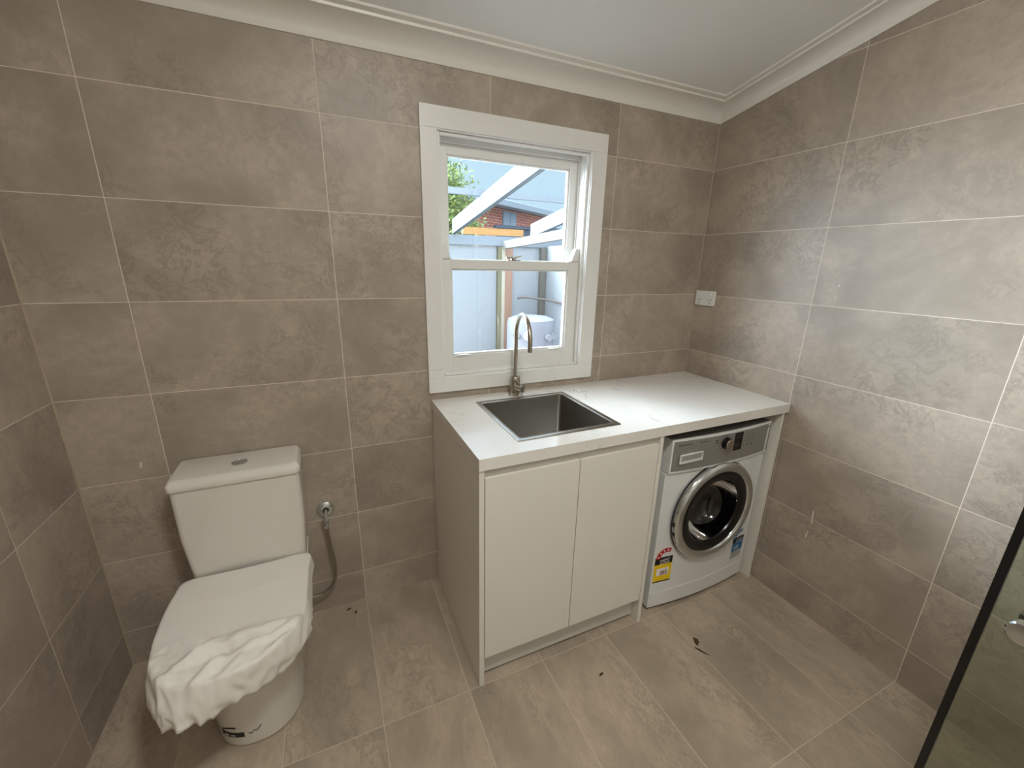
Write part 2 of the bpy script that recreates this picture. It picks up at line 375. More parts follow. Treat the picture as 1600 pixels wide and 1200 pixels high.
# upper sash, outer track
us = MB(); y0, y1 = .068, .098
us.box((1.250, y0, 1.470), (1.285, y1, 1.945)); us.box((1.848, y0, 1.470), (1.886, y1, 1.945))
us.box((1.285, y0, 1.893), (1.848, y1, 1.945)); us.box((1.285, y0, 1.470), (1.848, y1, 1.500))
uso = us.build('upper_sash', M_win, win, bevel=.0015, smooth=False)
q = MB(); frame_bars(q, 1.285, 1.848, 1.500, 1.893, .006, .008, .004, .007, .074, .092); q.build('glazing_bead', M_win, uso, bevel=.002, smooth=False)
q = MB(); q.box((1.287, .0815, 1.502), (1.846, .0845, 1.891)); q.build('glass_pane', M_glass, uso, smooth=False)
q = MB(); q.box((1.232, .02, 1.020), (1.243, .052, 1.950)); q.box((1.890, .02, 1.020), (1.903, .052, 1.950)); q.box((1.235, .066, 1.02), (1.250, .1, 1.950)); q.box((1.886, .066, 1.02), (1.900, .1, 1.950)); q.build('sash_track', M_win, win, smooth=False)
q = MB(); q.use(M_brush); q.box((1.535, .026, 1.5005), (1.595, .046, 1.504)); q.lathe([(.012, 0), (.012, .008), (.007, .012)], (1.565, .036, 1.504), n=20, cap1=True)
q.tube(smooth_path([(1.53, .034, 1.513), (1.56, .033, 1.514), (1.59, .030, 1.518), (1.60, .028, 1.522)], 5), .0042, 10); q.build('sash_lock', M_brush, lab(win, win['label']))

# ------------------------------------------------------------------ power point
g_ = thing('power_outlet', (XR-.001, -.069, 1.295), 'white double power point on the right wall near the corner', 'power outlet')
q = MB(); q.box((XR-.010, -.130, 1.297), (XR-.0005, -.008, 1.372)); q.build('cover_plate', M_plast, g_, bevel=.003)
for dy in (-.035, -.103):
    q = MB(); q.box((XR-.014, dy-.007, 1.349), (XR-.010, dy+.007, 1.362)); q.build('switch', M_plast, g_, bevel=.0015)
    q = MB()
    for (a, bz, ang) in ((-.008, 1.327, 25), (.008, 1.327, -25), (0, 1.310, 0)):
        q.box((-.0004, -.0013, -.005), (.0004, .0013, .005), Matrix.Translation((XR-.0105, dy+a, bz)) @ Matrix.Rotation(math.radians(ang), 4, 'X'))
    q.build('socket_slots', M_rub, g_, smooth=False)
q = MB(); q.lathe([(.0045, 0), (.0045, .004), (.002, .006)], (XR-.0003, -.690, 1.432), (-1, 0, 0), 16, cap1=True)
tag(q.build('wall_plug', M_plast), 'small white plastic plug in the right wall at eye height', 'wall plug')

# ------------------------------------------------------------------ laundry cabinet
cab = thing('base_cabinet', (1.55, -.30, 0), 'white two-door laundry base cabinet standing under the sink', 'cabinet')
q = MB(); q.box((1.178, -.600, .001), (1.196, -.002, .8785)); q.build('side_panel', M_cab, cab, bevel=.0006, smooth=False)
q = MB(); q.box((1.902, -.600, .001), (1.920, -.002, .8785)); q.build('side_panel', M_cab, cab, bevel=.0006, smooth=False)
q = MB(); q.box((1.1965, -.575, .140), (1.9015, -.557, .8500)); q.box((1.1965, -.576, .126), (1.9015, -.01, .142)); q.build('carcass', M_cabd, cab, smooth=False)
q = MB(); q.box((1.1965, -.590, .852), (1.9015, -.5765, .8785)); q.build('finger_rail', M_cabd, cab, smooth=False)
q = MB(); q.box((1.1965, -.560, .014), (1.9015, -.545, .125)); q.build('kickboard', M_cabd, cab, smooth=False)
for x0, x1 in ((1.1985, 1.5475), (1.5500, 1.8995)):
    q = MB(); q.box((x0, -.600, .126), (x1, -.582, .8490)); q.build('door', M_cab, cab, bevel=.001, smooth=False)
q = MB(); q.box((2.603, -.600, .001), (2.620, -.002, .8785))
tag(q.build('end_panel', M_cab, bevel=.0006, smooth=False), 'white end panel carrying the bench right of the washing machine', 'end panel')

# benchtop with the sink cut-out
BX0, BX1, BY0, BZ0, BZ1 = 1.176, 2.6345, -.606, .880, .920
SX0, SX1, SY0, SY1 = 1.352, 1.756, -.518, -.112
q = MB()
for (a, b_) in (((BX0, BY0), (SX0, -.001)), ((SX1, BY0), (BX1, -.001)), ((SX0, BY0), (SX1, SY0)), ((SX0, SY1), (SX1, -.001))):
    q.box((a[0], a[1], BZ0), (b_[0], b_[1], BZ1))
bmesh.ops.remove_doubles(q.bm, verts=q.bm.verts[:], dist=1e-5)
# drop the inner seams that two blocks share
seen = {}
for f in list(q.bm.faces):
    k = tuple(sorted(v.index for v in f.verts)) if False else tuple(round(c, 4) for c in f.calc_center_median())
    seen.setdefault(k, []).append(f)
for k, fs in seen.items():
    if len(fs) > 1: bmesh.ops.delete(q.bm, geom=fs, context='FACES_ONLY')
bench = tag(q.build('benchtop', M_bench, smooth=False), 'long white stone-look benchtop over cabinet and washing machine', 'benchtop')
bench.modifiers.clear()
# sink
def rrect(x0, x1, y0, y1, r, z, n=6):
    pts = []
    for cx, cy, a0 in ((x1-r, y1-r, 0), (x0+r, y1-r, 90), (x0+r, y0+r, 180), (x1-r, y0+r, 270)):
        for k in range(n+1):
            a = math.radians(a0+90*k/n); pts.append((cx+r*math.cos(a), cy+r*math.sin(a), z))
    return pts
sk = thing('laundry_sink', (1.554, -.315, .92), 'square stainless steel drop-in sink set into the benchtop', 'sink')
q = MB()
x0, x1, y0, y1 = 1.342, 1.768, -.530, -.100
ix0, ix1, iy0, iy1 = 1.360, 1.746, -.506, -.126
q.loft([rrect(x0, x1, y0, y1, .004, .9203), rrect(x0, x1, y0, y1, .004, .9225), rrect(x0+.002, x1-.002, y0+.002, y1-.002, .004, .9232),
        rrect(ix0-.003, ix1+.003, iy0-.003, iy1+.003, .016, .9232), rrect(ix0, ix1, iy0, iy1, .014, .9215)], True, False, False)
q.build('rim', M_steel, sk)
q = MB()
q.loft([rrect(ix0, ix1, iy0, iy1, .014, .9215), rrect(ix0+.001, ix1-.001, iy0+.001, iy1-.001, .014, .915), rrect(ix0+.003, ix1-.003, iy0+.003, iy1-.003, .016, .735),
        rrect(ix0+.007, ix1-.007, iy0+.007, iy1-.007, .02, .724), rrect(ix0+.018, ix1-.018, iy0+.018, iy1-.018, .02, .719), rrect(1.53, 1.58, -.34, -.29, .02, .714)], True, False, True)
q.build('basin', M_steel, sk, angle=50)
q = MB(); q.lathe([(.045, 0), (.043, .003), (.034, .003), (.03, -.001), (.004, -.001)], (1.554, -.315, .7155), n=32, cap1=True); q.build('drain', M_chrome, sk)
# tap
FX, FY = 1.541, -.062
tp = thing('kitchen_tap', (FX, FY, .9232), 'brushed gooseneck mixer tap standing behind the sink', 'tap')
q = MB(); q.lathe([(.0265, 0), (.0265, .003), (.0225, .005), (.0225, .084), (.021, .0865), (.011, .0868)], (FX, FY, .9205), n=40, cap0=True); q.build('tap_body', M_brush, tp)
dx, dy = (1.507-FX), (-.283-FY); L = math.hypot(dx, dy); dx /= L; dy /= L; R_ = .099
pts = [(FX, FY, 1.005), (FX, FY, 1.10), (FX, FY, 1.19)]
for k in range(1, 25):
    a = math.pi*k/24; pts.append((FX+dx*R_*(1-math.cos(a)), FY+dy*R_*(1-math.cos(a)), 1.19+R_*math.sin(a)*1.02))
pts.append((FX+dx*2*R_, FY+dy*2*R_, 1.158))
q = MB(); q.tube(pts, .0098, 24, True); q.build('spout', M_brush, tp)
sd = Vector((.50, -.86, 0)).normalized()
o_ = Vector((FX, FY, .958))
q = MB(); q.cyl(o_+sd*.018, o_+sd*.045, .0185, 32); q.build('handle_hub', M_brush, tp, bevel=.001)
q = MB(); q.cyl(o_+sd*.030+Vector((0, 0, .010)), o_+sd*.036+Vector((-.048, -.028, .052)), .0042, 16); q.build('lever', M_brush, tp)

# ------------------------------------------------------------------ washing machine
wm = thing('washing_machine', (2.282, -.30, 0), 'white front-loading washing machine with chrome-ringed door under the bench', 'washing machine')
X0, X1, XC = 1.985, 2.579, 2.282
def yf(x): return -.568-.020*(1-((x-XC)/.297)**2)
DCX, DCZ, DR = 2.272, .464, .236
q = MB(); q.use(M_app)
ZB, ZT = .018, .686
HR = .215
# front sheet between door opening and outline
angs = set()
N = 96
for k in range(N): angs.add(2*math.pi*k/N)
for cx_, cz_ in ((X0, ZB), (X1, ZB), (X1, ZT), (X0, ZT)):
    angs.add(math.atan2(cz_-DCZ, cx_-DCX) % (2*math.pi))
angs = sorted(angs)
def outp(a):
    c, s_ = math.cos(a), math.sin(a); t = 9
    if c > 1e-9: t = min(t, (X1-DCX)/c)
    if c < -1e-9: t = min(t, (X0-DCX)/c)
    if s_ > 1e-9: t = min(t, (ZT-DCZ)/s_)
    if s_ < -1e-9: t = min(t, (ZB-DCZ)/s_)
    return DCX+c*t, DCZ+s_*t
rings = []
for k in range(7):
    u = k/6; r = []
    for a in angs:
        ox, oz = outp(a); hx, hz = DCX+HR*math.cos(a), DCZ+HR*math.sin(a)
        x = hx+(ox-hx)*u; z = hz+(oz-hz)*u; r.append((x, yf(x), z))
    rings.append(r)
rings = [[(x, y+.03, z) for x, y, z in rings[0]]]+rings+[[(x, -.03, z) for x, y, z in rings[-1]]]
q.loft(rings, True, False, True)
q.build('body', M_app, wm, bevel=.003, angle=50)
# thin shadow groove above the plinth, made as a separate kick strip standing 1.5 mm proud
q = MB(); n = 16
xs = [X0+.006+(X1-X0-.012)*k/n for k in range(n+1)]
q.loft([[(x, yf(x)-.0015, .022) for x in xs]+[(x, yf(x)+.004, .022) for x in xs[::-1]], [(x, yf(x)-.0015, .098) for x in xs]+[(x, yf(x)+.004, .098) for x in xs[::-1]]], True, True, True)
q.build('kick_panel', M_app, wm, bevel=.0008, angle=60)
for fx in (X0+.05, X1-.05):
    for fy in (-.50, -.08):
        q = MB(); q.cyl((fx, fy, .0), (fx, fy, .022), .02, 16); q.build('foot', M_rub, wm)
# top housing with the control panel
q = MB()
q.loft([[(x, yf(x)-.010, .690) for x in xs]+[(X1-.002, -.03, .690), (X0+.002, -.03, .690)], [(x, yf(x)-.010, .8382) for x in xs]+[(X1-.002, -.03, .838), (X0+.002, -.03, .838)]], True, True, True)
q.build('top_housing', M_app, wm, bevel=.002, angle=60)
q = MB(); q.loft([[(x, yf(x)-.002, z) for x in xs]+[(X1-.004, -.035, z), (X0+.004, -.035, z)] for z in (.8383, .8395)], True, True, True); lab(q.build('top_shade_sheet', mat('painted_top_shade', (.42, .41, .39), .6), wm, angle=60), 'dark sheet painting the shade on the washer top')  # dark sheet paints the deep shade under the bench onto the white top
q = MB(); f0 = 1.998; f1 = 2.572
xs2 = [f0+(f1-f0)*k/n for k in range(n+1)]
q.loft([[(x, yf(x)-.0112, .700) for x in xs2[:-1]]+[(f1-.014, yf(f1)-.0112, .700), (f1, yf(f1)-.0112, .700)]+[(x, yf(x)-.006, .700) for x in (f1, f1-.014)]+[(x, yf(x)-.006, .700) for x in xs2[:-1][::-1]],
        [(x, yf(x)-.0112, .830) for x in xs2[:-1]]+[(f1-.014, yf(f1)-.0112, .830), (f1, yf(f1)-.0112, .830)]+[(x, yf(x)-.006, .830) for x in (f1, f1-.014)]+[(x, yf(x)-.006, .830) for x in xs2[:-1][::-1]]], True, True, True)
fas = q.build('control_fascia', M_silver, wm, angle=60)
def PX(x): return yf(x)-.0112
# detergent drawer: white recessed pull
q = MB(); xa, xb, za, zb = 2.026, 2.150, .734, .778
yy = PX(xb)-.0008
q.prism([(xa, yy, za), (xb, yy, za), (xb, yy, zb-.004), (xa, yy, zb-.004)], (0, .006, 0)); dr = q.build('detergent_drawer', M_plast, wm, bevel=.0015)
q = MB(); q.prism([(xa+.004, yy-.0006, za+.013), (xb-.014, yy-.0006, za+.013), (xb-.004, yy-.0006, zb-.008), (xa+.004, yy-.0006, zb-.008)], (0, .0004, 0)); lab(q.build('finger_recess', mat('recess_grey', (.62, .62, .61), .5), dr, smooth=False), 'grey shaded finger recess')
# program knob
kx, kz = 2.268, .791
q = MB(); q.use(M_black); q.lathe([(.026, 0), (.0255, .003), (.0235, .016), (.0225, .021)], (kx, PX(kx), kz), (0, -1, 0), 40); q.use(M_silver); q.lathe([(.0225, .021), (.020, .0235), (.003, .0225)], (kx, PX(kx), kz), (0, -1, 0), 40, cap1=True)
q.mats = [M_black, M_brush]; q.build('program_knob', None, wm)
# display
q = MB(); y_ = PX(2.35)-.001; q.box((2.318, y_, .745), (2.369, y_+.004, .826)); dsp = q.build('display', M_black, wm, bevel=.001)
q = MB(); y2 = y_-.0004
for (a, c, w_, h_) in ((2.324, .815, .034, .003), (2.324, .805, .026, .002), (2.326, .776, .03, .0015), (2.326, .764, .012, .008), (2.342, .764, .008, .008), (2.328, .755, .022, .0015)):
    q.box((a, y2, c), (a+w_, y2+.0005, c+h_))
q.build('display_print', mat('dim_display', (.22, .20, .19), .5), dsp, smooth=False)
RX = Matrix.Rotation(math.radians(90), 4, 'X')
def onp(x, z, ang=0): return Matrix.Translation((x, PX(x)-.0006, z)) @ Matrix.Rotation(math.radians(ang), 4, 'Z') @ RX
text_mesh('brand_lettering', 'FISHER & PAYKEL', .0093, onp(2.052, .812, -4), M_grey, fas, 1.0)
q = MB()
for k in range(11):
    a = math.radians(-40+k*26); x = kx+.036*math.cos(a); z = kz+.032*math.sin(a)
    if z > .826: continue
    q.box((x-.006, PX(x)-.0005, z-.0008), (x+.006, PX(x), z+.0008))
for r_ in range(4):
    for c_ in range(3):
        x = 2.388+c_*.024; z = .812-r_*.010-c_*.003; q.box((x-.006, PX(x)-.0005, z-.0007), (x+.006, PX(x), z+.0007))
for k in range(3): q.box((2.384+k*.024, PX(2.39)-.0005, .757), (2.389+k*.024, PX(2.43), .762))
for z in (.806, .796): q.box((2.208, PX(2.21)-.0005, z), (2.220, PX(2.21), z+.005))
q.box((2.128, PX(2.13)-.0005, .812), (2.133, PX(2.13), .817)); q.box((2.140, PX(2.16)-.0005, .8135), (2.182, PX(2.16)+.001, .8158))
q.box((2.528, PX(2.54)-.0005, .815), (2.558, PX(2.54)+.001, .8175))
q.build('panel_markings', M_grey, fas, smooth=False)
# door
YD = -.586
dr = bpy.data.objects.new('door', None); C.objects.link(dr); dr.parent = wm; dr.matrix_parent_inverse = PINV(wm); dr.location = (DCX, YD, DCZ)
def dl(prof, name, m, par, n=80, **k):
    q = MB(); q.lathe(prof, (DCX, YD, DCZ), (0, -1, 0), n, **k); me = q.build(name, m, None)
    me.parent = par
    me.matrix_parent_inverse = PINV(par)
    return me
bpy.context.view_layer.update()
dl([(.236, .000), (.236, .006), (.231, .010)], 'door_edge', M_rub, dr)
dl([(.2345, .006), (.2335, .016), (.228, .024), (.218, .0295), (.205, .0305), (.196, .027), (.191, .020), (.190, .014)], 'chrome_ring', M_chrome, dr)
dl([(.191, .020), (.185, .0215), (.160, .019), (.150, .014), (.147, .008)], 'black_bezel', M_black, dr)
dl([(.148, .010), (.144, -.02), (.132, -.06), (.105, -.095), (.06, -.112), (.003, -.117)], 'glass_bowl', M_bowl, dr, cap1=True)
for ang in (182, 194):
    a = math.radians(ang); q = MB(); q.box((-.008, -.006, -.008), (.004, .006, .008), Matrix.Translation((DCX+.233*math.cos(a), YD-.012, DCZ+.233*math.sin(a))) @ Matrix.Rotation(-a, 4, 'Y'))
    o = q.build('hinge_slot', M_black, None); o.parent = dr; o.matrix_parent_inverse = PINV(dr)
q = MB(); q.lathe([(.214, -.012), (.205, -.03), (.165, -.05), (.168, -.07), (.20, -.085)], (DCX, YD, DCZ), (0, -1, 0), 64); q.build('door_gasket', M_rub, wm)
q = MB(); q.lathe([(.20, -.085), (.235, -.10), (.235, -.42), (.03, -.43)], (DCX, YD, DCZ), (0, -1, 0), 64, cap1=True)
for a in (60, 180, 300):
    a = math.radians(a); c, s_ = math.cos(a), math.sin(a)
    q.box((-.035, -.16, -.02), (.035, .16, .03), Matrix.Translation((DCX+.21*c, YD+.26, DCZ+.21*s_)) @ Matrix.Rotation(-(a+math.pi/2), 4, 'Y'))
q.build('drum', M_drum, wm)
# stickers
def star_poly(cx, cz, r, n=5):
    return [(cx+(r if k % 2 == 0 else r*.45)*math.sin(math.pi*k/n), cz+(r if k % 2 == 0 else r*.45)*math.cos(math.pi*k/n)) for k in range(2*n)]
def sticker(name, polys, y, parent, label):
    q = MB()
    for poly, m, lay in polys:
        q.use(m); q.prism([(x, yf(x)-.0014-.0003*lay, z) for x, z in poly], (0, .0003, 0))
    o = q.build(name, None, parent, smooth=False); return lab(o, label)
def rect(x0, x1, z0, z1): return [(x0, z0), (x1, z0), (x1, z1), (x0, z1)]
def arc(cx, cz, r0_, r1_, a0, a1, n=12):
    A = [math.radians(a0+(a1-a0)*k/n) for k in range(n+1)]
    return [(cx+r1_*math.cos(a), cz+r1_*math.sin(a)) for a in A]+[(cx+r0_*math.cos(a), cz+r0_*math.sin(a)) for a in A[::-1]]
ex0, ex1, ez0, ez1 = 1.994, 2.084, .150, .283
ye = yf(2.0)-.0008
yw = yf(2.55)-.0008
pol = [(rect(ex0, ex1, ez0, .243), M_yel, 0), (rect(ex0, ex1, .243, ez1-.003), M_blk, 0), (rect(ex0, ex1, ez0, ez0+.006), M_blk, 1), (rect(ex0+.014, ex1-.014, .185, .222), M_wht, 1)]
cxx = (ex0+ex1)/2+.010
pol.append((arc(cxx, .272, .032, .052, 62, 180), M_red, 0))
for a in (82, 110, 138, 166): pol.append((star_poly(cxx+.042*math.cos(math.radians(a)), .272+.042*math.sin(math.radians(a)), .0062), M_wht, 1))
es = sticker('energy_label', pol, ye, wm, 'yellow black and red energy rating sticker')
Mt = lambda x, y, z: Matrix.Translation((x, y, z)) @ RX
text_mesh('energy_lettering', 'ENERGY\nRATING', .015, Mt((ex0+ex1)/2, yf(ex1)-.0022, .261), M_wht, es)
text_mesh('energy_number', '265', .030, Mt((ex0+ex1)/2, yf(ex1)-.0022, .204), M_dred, es)
wx0, wx1 = 2.468, 2.552
pol = [(rect(wx0, wx1, .172, .222), M_blue, 0), (rect(wx0, wx1, .222, .250), M_blk, 0), (rect(wx0, wx1, .134, .172), mat('label_grey_print', (.80, .80, .79), .5), 0)]
cxx = (wx0+wx1)/2
pol.append((arc(cxx+.004, .247, .026, .044, 60, 180), M_blue, 0))
for a in (78, 106, 134, 162): pol.append((star_poly(cxx+.004+.035*math.cos(math.radians(a)), .247+.035*math.sin(math.radians(a)), .0055), M_wht, 1))
for k in range(4): pol.append((rect(wx0+.004, wx1-.008-.006*(k % 2), .140+k*.0085, .1423+k*.0085), M_grey, 1))
wsx = sticker('water_label', pol, yw, wm, 'blue and black water rating sticker')
text_mesh('water_lettering', 'WATER\nRATING', .012, Mt(cxx, yf(wx0)-.0022, .236), M_pale, wsx)
text_mesh('water_number', '68', .034, Mt(wx0+.026, yf(wx0)-.0022, .197), M_pale, wsx)

# ------------------------------------------------------------------ toilet
tl = thing('toilet', (.468, -.30, 0), 'white close-coupled toilet standing against the tiled wall', 'toilet')
TC = .468
def dsh(hw, yb, yfr, z, ry=None, n=28, sq=2.3):
    ry = ry or min(hw*1.25, (yb-yfr)*.7); pts = []
    pts += [(TC+hw, yb, z), (TC+hw, (yb+yfr+ry)/2, z)]
    for k in range(n+1):
        a = math.pi*k/n; c, s_ = math.cos(a), math.sin(a)
        pts.append((TC+hw*math.copysign(abs(c)**(2/sq), c), yfr+ry-ry*abs(s_)**(2/sq), z))
    pts += [(TC-hw, (yb+yfr+ry)/2, z), (TC-hw, yb, z)]
    return pts
q = MB()
q.loft([dsh(hw, -.004, y_, z) for z, hw, y_ in ((.001, .128, -.488), (.006, .131, -.492), (.012, .132, -.493), (.10, .133, -.500), (.20, .139, -.522), (.28, .153, -.560), (.34, .167, -.590), (.375, .174, -.606), (.388, .176, -.610), (.392, .174, -.608))])
pan = q.build('pan', M_cer, tl, angle=60)
q = MB()
q.loft([dsh(hw, -.20, y_, z) for z, hw, y_ in ((.3925, .174, -.606), (.395, .177, -.610), (.428, .177, -.610), (.432, .174, -.606))]); q.build('seat_lid', M_cer, tl, angle=60)
def rr(hw, y0, y1, z, r=.018): return rrect(TC-hw, TC+hw, y0, y1, r, z, 5)
q = MB(); q.loft([rr(.172, -.168, -.004, .3925), rr(.174, -.172, -.004, .42), rr(.186, -.178, -.004, .58), rr(.187, -.179, -.004, .7665)]); tk = q.build('cistern', M_cer, tl, angle=50)
q = MB(); q.loft([rr(.185, -.177, -.004, .7685), rr(.192, -.185, -.003, .7690), rr(.1935, -.187, -.003, .774), rr(.192, -.185, -.004, .790), rr(.183, -.174, -.007, .803), rr(.176, -.166, -.011, .8045)]); lid = q.build('cistern_lid', M_cer, tl, angle=38)
q = MB(); q.lathe([(.0245, 0), (.0245, .003), (.022, .0045), (.021, .002), (.003, .002)], (.472, -.100, .8045), n=36, cap1=True); q.box((.470, -.121, .8045), (.4715, -.079, .8095)); q.build('flush_button', M_chrome, lid)
# sticker on the pan
def pan_pt(x, z):
    lv = [(.012, .132, -.493), (.10, .133, -.500), (.20, .139, -.522)]
    for a_, b_ in zip(lv, lv[1:]):
        if z <= b_[0]:
            t = (z-a_[0])/(b_[0]-a_[0]); hw = a_[1]+t*(b_[1]-a_[1]); y_ = a_[2]+t*(b_[2]-a_[2]); break
    ry = hw*1.25; c = max(-.999, min(.999, (x-TC)/hw)); s_ = (1-abs(c)**2.3)**(1/2.3)
    return Vector((x, y_+ry-ry*s_-.0008, z))
def pan_patch(q, x0, x1, z0, z1, m, lay=0, top=None, n=10):
    q.use(m)
    for k in range(n):
        xa, xb = x0+(x1-x0)*k/n, x0+(x1-x0)*(k+1)/n
        ta, tb = (top(k/n), top((k+1)/n)) if top else (z1, z1)
        q.face([pan_pt(xa, z0)+Vector((0, -.0003*lay, 0)), pan_pt(xb, z0)+Vector((0, -.0003*lay, 0)), pan_pt(xb, tb)+Vector((0, -.0003*lay, 0)), pan_pt(xa, ta)+Vector((0, -.0003*lay, 0))])
q = MB()
pan_patch(q, .372, .436, .048, .070, M_blk)
q.use(M_blk)
for k in range(8):
    f_ = lambda u, off: pan_pt(.372+.044*u, .072+.016*math.sin(min(1, u*1.3)*math.pi/2)+off)
    q.face([f_(k/8, 0), f_((k+1)/8, 0), f_((k+1)/8, .006), f_(k/8, .006)])
pan_patch(q, .380, .392, .053, .060, M_wht, 1); pan_patch(q, .398, .410, .054, .058, M_wht, 1); pan_patch(q, .376, .432, .062, .0635, M_grey, 1)
st = lab(q.build('rating_sticker', None, pan, smooth=False), 'small black and white rating sticker low on the pan')
q = MB()
zig = [(.448, .062), (.456, .057), (.463, .067), (.472, .062), (.484, .080)]
pp = [pan_pt(x, z) for x, z in zig]; q.tube(pp, .0012, 6); q.build('printed_mark', M_grey, pan)
# paper wrap over seat
top = [(.648, -.186), (.652, -.28), (.650, -.40), (.642, -.49), (.604, -.568), (.545, -.615), (.465, -.635), (.390, -.632), (.328, -.605), (.285, -.545), (.262, -.45), (.256, -.34), (.262, -.25), (.280, -.188), (.38, -.186), (.52, -.186)]
hem = [(.655, -.186, .408), (.660, -.28, .394), (.660, -.40, .378), (.652, -.485, .370), (.610, -.553, .352), (.552, -.600, .352), (.486, -.630, .352), (.405, -.655, .345), (.350, -.655, .350), (.298, -.600, .335), (.247, -.47, .352), (.250, -.34, .386), (.257, -.25, .404), (.274, -.187, .412), (.38, -.1862, .437), (.52, -.1862, .437)]
def cat_closed(P, n):
    P = [Vector(p) for p in P]; m = len(P); out = []
    for i in range(m):
        p0, p1, p2, p3 = P[i-1], P[i], P[(i+1) % m], P[(i+2) % m]
        for k in range(n):
            t = k/n; out.append(.5*((2*p1)+(p2-p0)*t+(2*p0-5*p1+4*p2-p3)*t*t+(-p0+3*p1-3*p2+p3)*t**3))
    return out
NS = 12
T = cat_closed([(x, y, .440) for x, y in top], NS); H = cat_closed(hem, NS); ctr = Vector((.45, -.40, .442))
def fold(p, a, b_, w_, h_):
    """soft-edged crease from a to b (plan), width w_, height h_"""
    a = Vector(a); b_ = Vector(b_); q_ = Vector((p.x, p.y)); d = b_-a; t = max(0, min(1, (q_-a).dot(d)/d.length_squared)); e_ = (q_-(a+d*t)).length
    return h_*max(0, 1-e_/w_)**1.4*min(1, t*5+.2)*min(1, (1-t)*4+.15)
FOLDS = [((.648, -.505), (.52, -.50), .022, .016), ((.645, -.515), (.475, -.575), .020, .022), ((.63, -.54), (.53, -.625), .016, .013), ((.52, -.50), (.33, -.545), .035, .012), ((.43, -.50), (.30, -.60), .022, .012),
         ((.45, -.56), (.38, -.65), .020, .014), ((.40, -.60), (.30, -.585), .016, .010), ((.60, -.30), (.36, -.33), .05, .0022), ((.30, -.50), (.262, -.52), .02, .008), ((.50, -.585), (.44, -.645), .014, .010)]
def ridge(p):
    k = max(0., min(1., (-p.y-.42-.10*(p.x-.45))/.13)); k = k*k*(3-2*k)
    c1 = noise.noise(Vector((p.x*17+3, p.y*17, p.z*12))); c2 = noise.noise(Vector((p.x*38, p.y*38, 2.3+p.z*20))); c3 = noise.noise(Vector((p.x*9, p.y*21, 8)))
    z = k*(.0075*(1-2.2*abs(c1))+.0035*(1-2*abs(c2))+.006*c3)
    for f_ in FOLDS: z += fold(p, *f_)
    return max(z, -.004)+.0010*noise.noise(Vector((p.x*8, p.y*14, .3)))
rings = []
NT = 34
for k in range(1, NT+1):
    u = k/NT; r = []
    for t in T:
        pnt = ctr.lerp(t, u); r.append(pnt+Vector((0, 0, ridge(pnt))))
    rings.append(r)
NH = 12
for k in range(1, NH+1):
    u = k/NH; r = []
    for i, (t, h_) in enumerate(zip(T, H)):
        s_ = i/len(T); pnt = t.lerp(h_, u)
        out = Vector((t.x-ctr.x, t.y-ctr.y, 0)).normalized()
        front = max(0., min(1., (-t.y-.38)/.12))
        bul = .005*math.sin(u*math.pi)*front
        a1 = noise.noise(Vector((s_*34, u*1.6, 1))); a2 = noise.noise(Vector((s_*80, u*3, 7)))
        wv = front*(u**.7)*(.010*(1-2.4*abs(a1))+.0035*a2)
        pnt = pnt+out*(bul+wv)+Vector((0, 0, front*u*u*(.014*noise.noise(Vector((s_*20, 5, 5)))+.003*noise.noise(Vector((s_*70, 2, 5))))))
        pnt.z += ridge(t)*(1-u); r.append(pnt)
    rings.append(r)
q = MB(); vs_ = [[q.bm.verts.new(p_) for p_ in r] for r in rings]; cv = q.bm.verts.new(ctr)
n = len(T)
for i in range(n): q.bm.faces.new((cv, vs_[0][i], vs_[0][(i+1) % n]))
for a, b_ in zip(vs_, vs_[1:]):
    for i in range(n): q.bm.faces.new((a[i], a[(i+1) % n], b_[(i+1) % n], b_[i]))
cl = q.build('paper_cover', M_paper, None, angle=180)
md = cl.modifiers.new('thick', 'SOLIDIFY'); md.thickness = .0010; md.offset = 1
tag(cl, 'crumpled white protective wrap draped over the closed toilet seat', 'wrap')

# stop valve and braided hose
vv = thing('stop_valve', (.718, -.001, .493), 'chrome stop valve on the tiled wall right of the toilet', 'valve')
q = MB(); q.lathe([(.0345, 0), (.034, .004), (.026, .009), (.014, .011)], (.718, -.0008, .497), (0, -1, 0), 36); q.build('wall_flange', M_chrome, vv)
q = MB(); q.cyl((.718, -.008, .497), (.718, -.050, .485), .0085, 20); q.lathe([(.0135, 0), (.0135, .014), (.011, .018), (.004, .019)], (.718, -.042, .478), (0, -.75, -.62), 8, cap0=True, cap1=True)
q.cyl((.718, -.044, .476), (.718, -.044, .440), .0075, 20); q.lathe([(.0095, 0), (.0095, .014)], (.718, -.044, .436), (0, 0, 1), 6, True, True); q.build('valve_body', M_chrome, vv)
hp = smooth_path([(.718, -.044, .440), (.719, -.044, .40), (.724, -.046, .33), (.731, -.050, .265), (.729, -.050, .205), (.709, -.050, .155), (.672, -.050, .128), (.632, -.050, .124), (.609, -.050, .126)], 8)
hb = bpy.data.materials.new('braided_steel'); hb.use_nodes = True; b = NB(hb); b.p.inputs['Metallic'].default_value = .9; b.p.inputs['Roughness'].default_value = .4
b.p.inputs['Base Color'].default_value = (*lin((.60, .56, .50)), 1)
g = b.n('ShaderNodeNewGeometry'); wv_ = b.n('ShaderNodeTexWave', bands_direction='DIAGONAL'); b.l(g.outputs['Position'], wv_.inputs[0]); wv_.inputs['Scale'].default_value = 150
bp = b.n('ShaderNodeBump'); bp.inputs['Strength'].default_value = .5; bp.inputs['Distance'].default_value = .0006; b.l(wv_.outputs[1], bp.inputs['Height']); b.l(bp.outputs[0], b.p.inputs['Normal'])
q = MB(); q.tube(hp, .0058, 14); hs = q.build('water_hose', hb)
tag(hs, 'braided steel hose looping from the stop valve behind the toilet', 'hose')

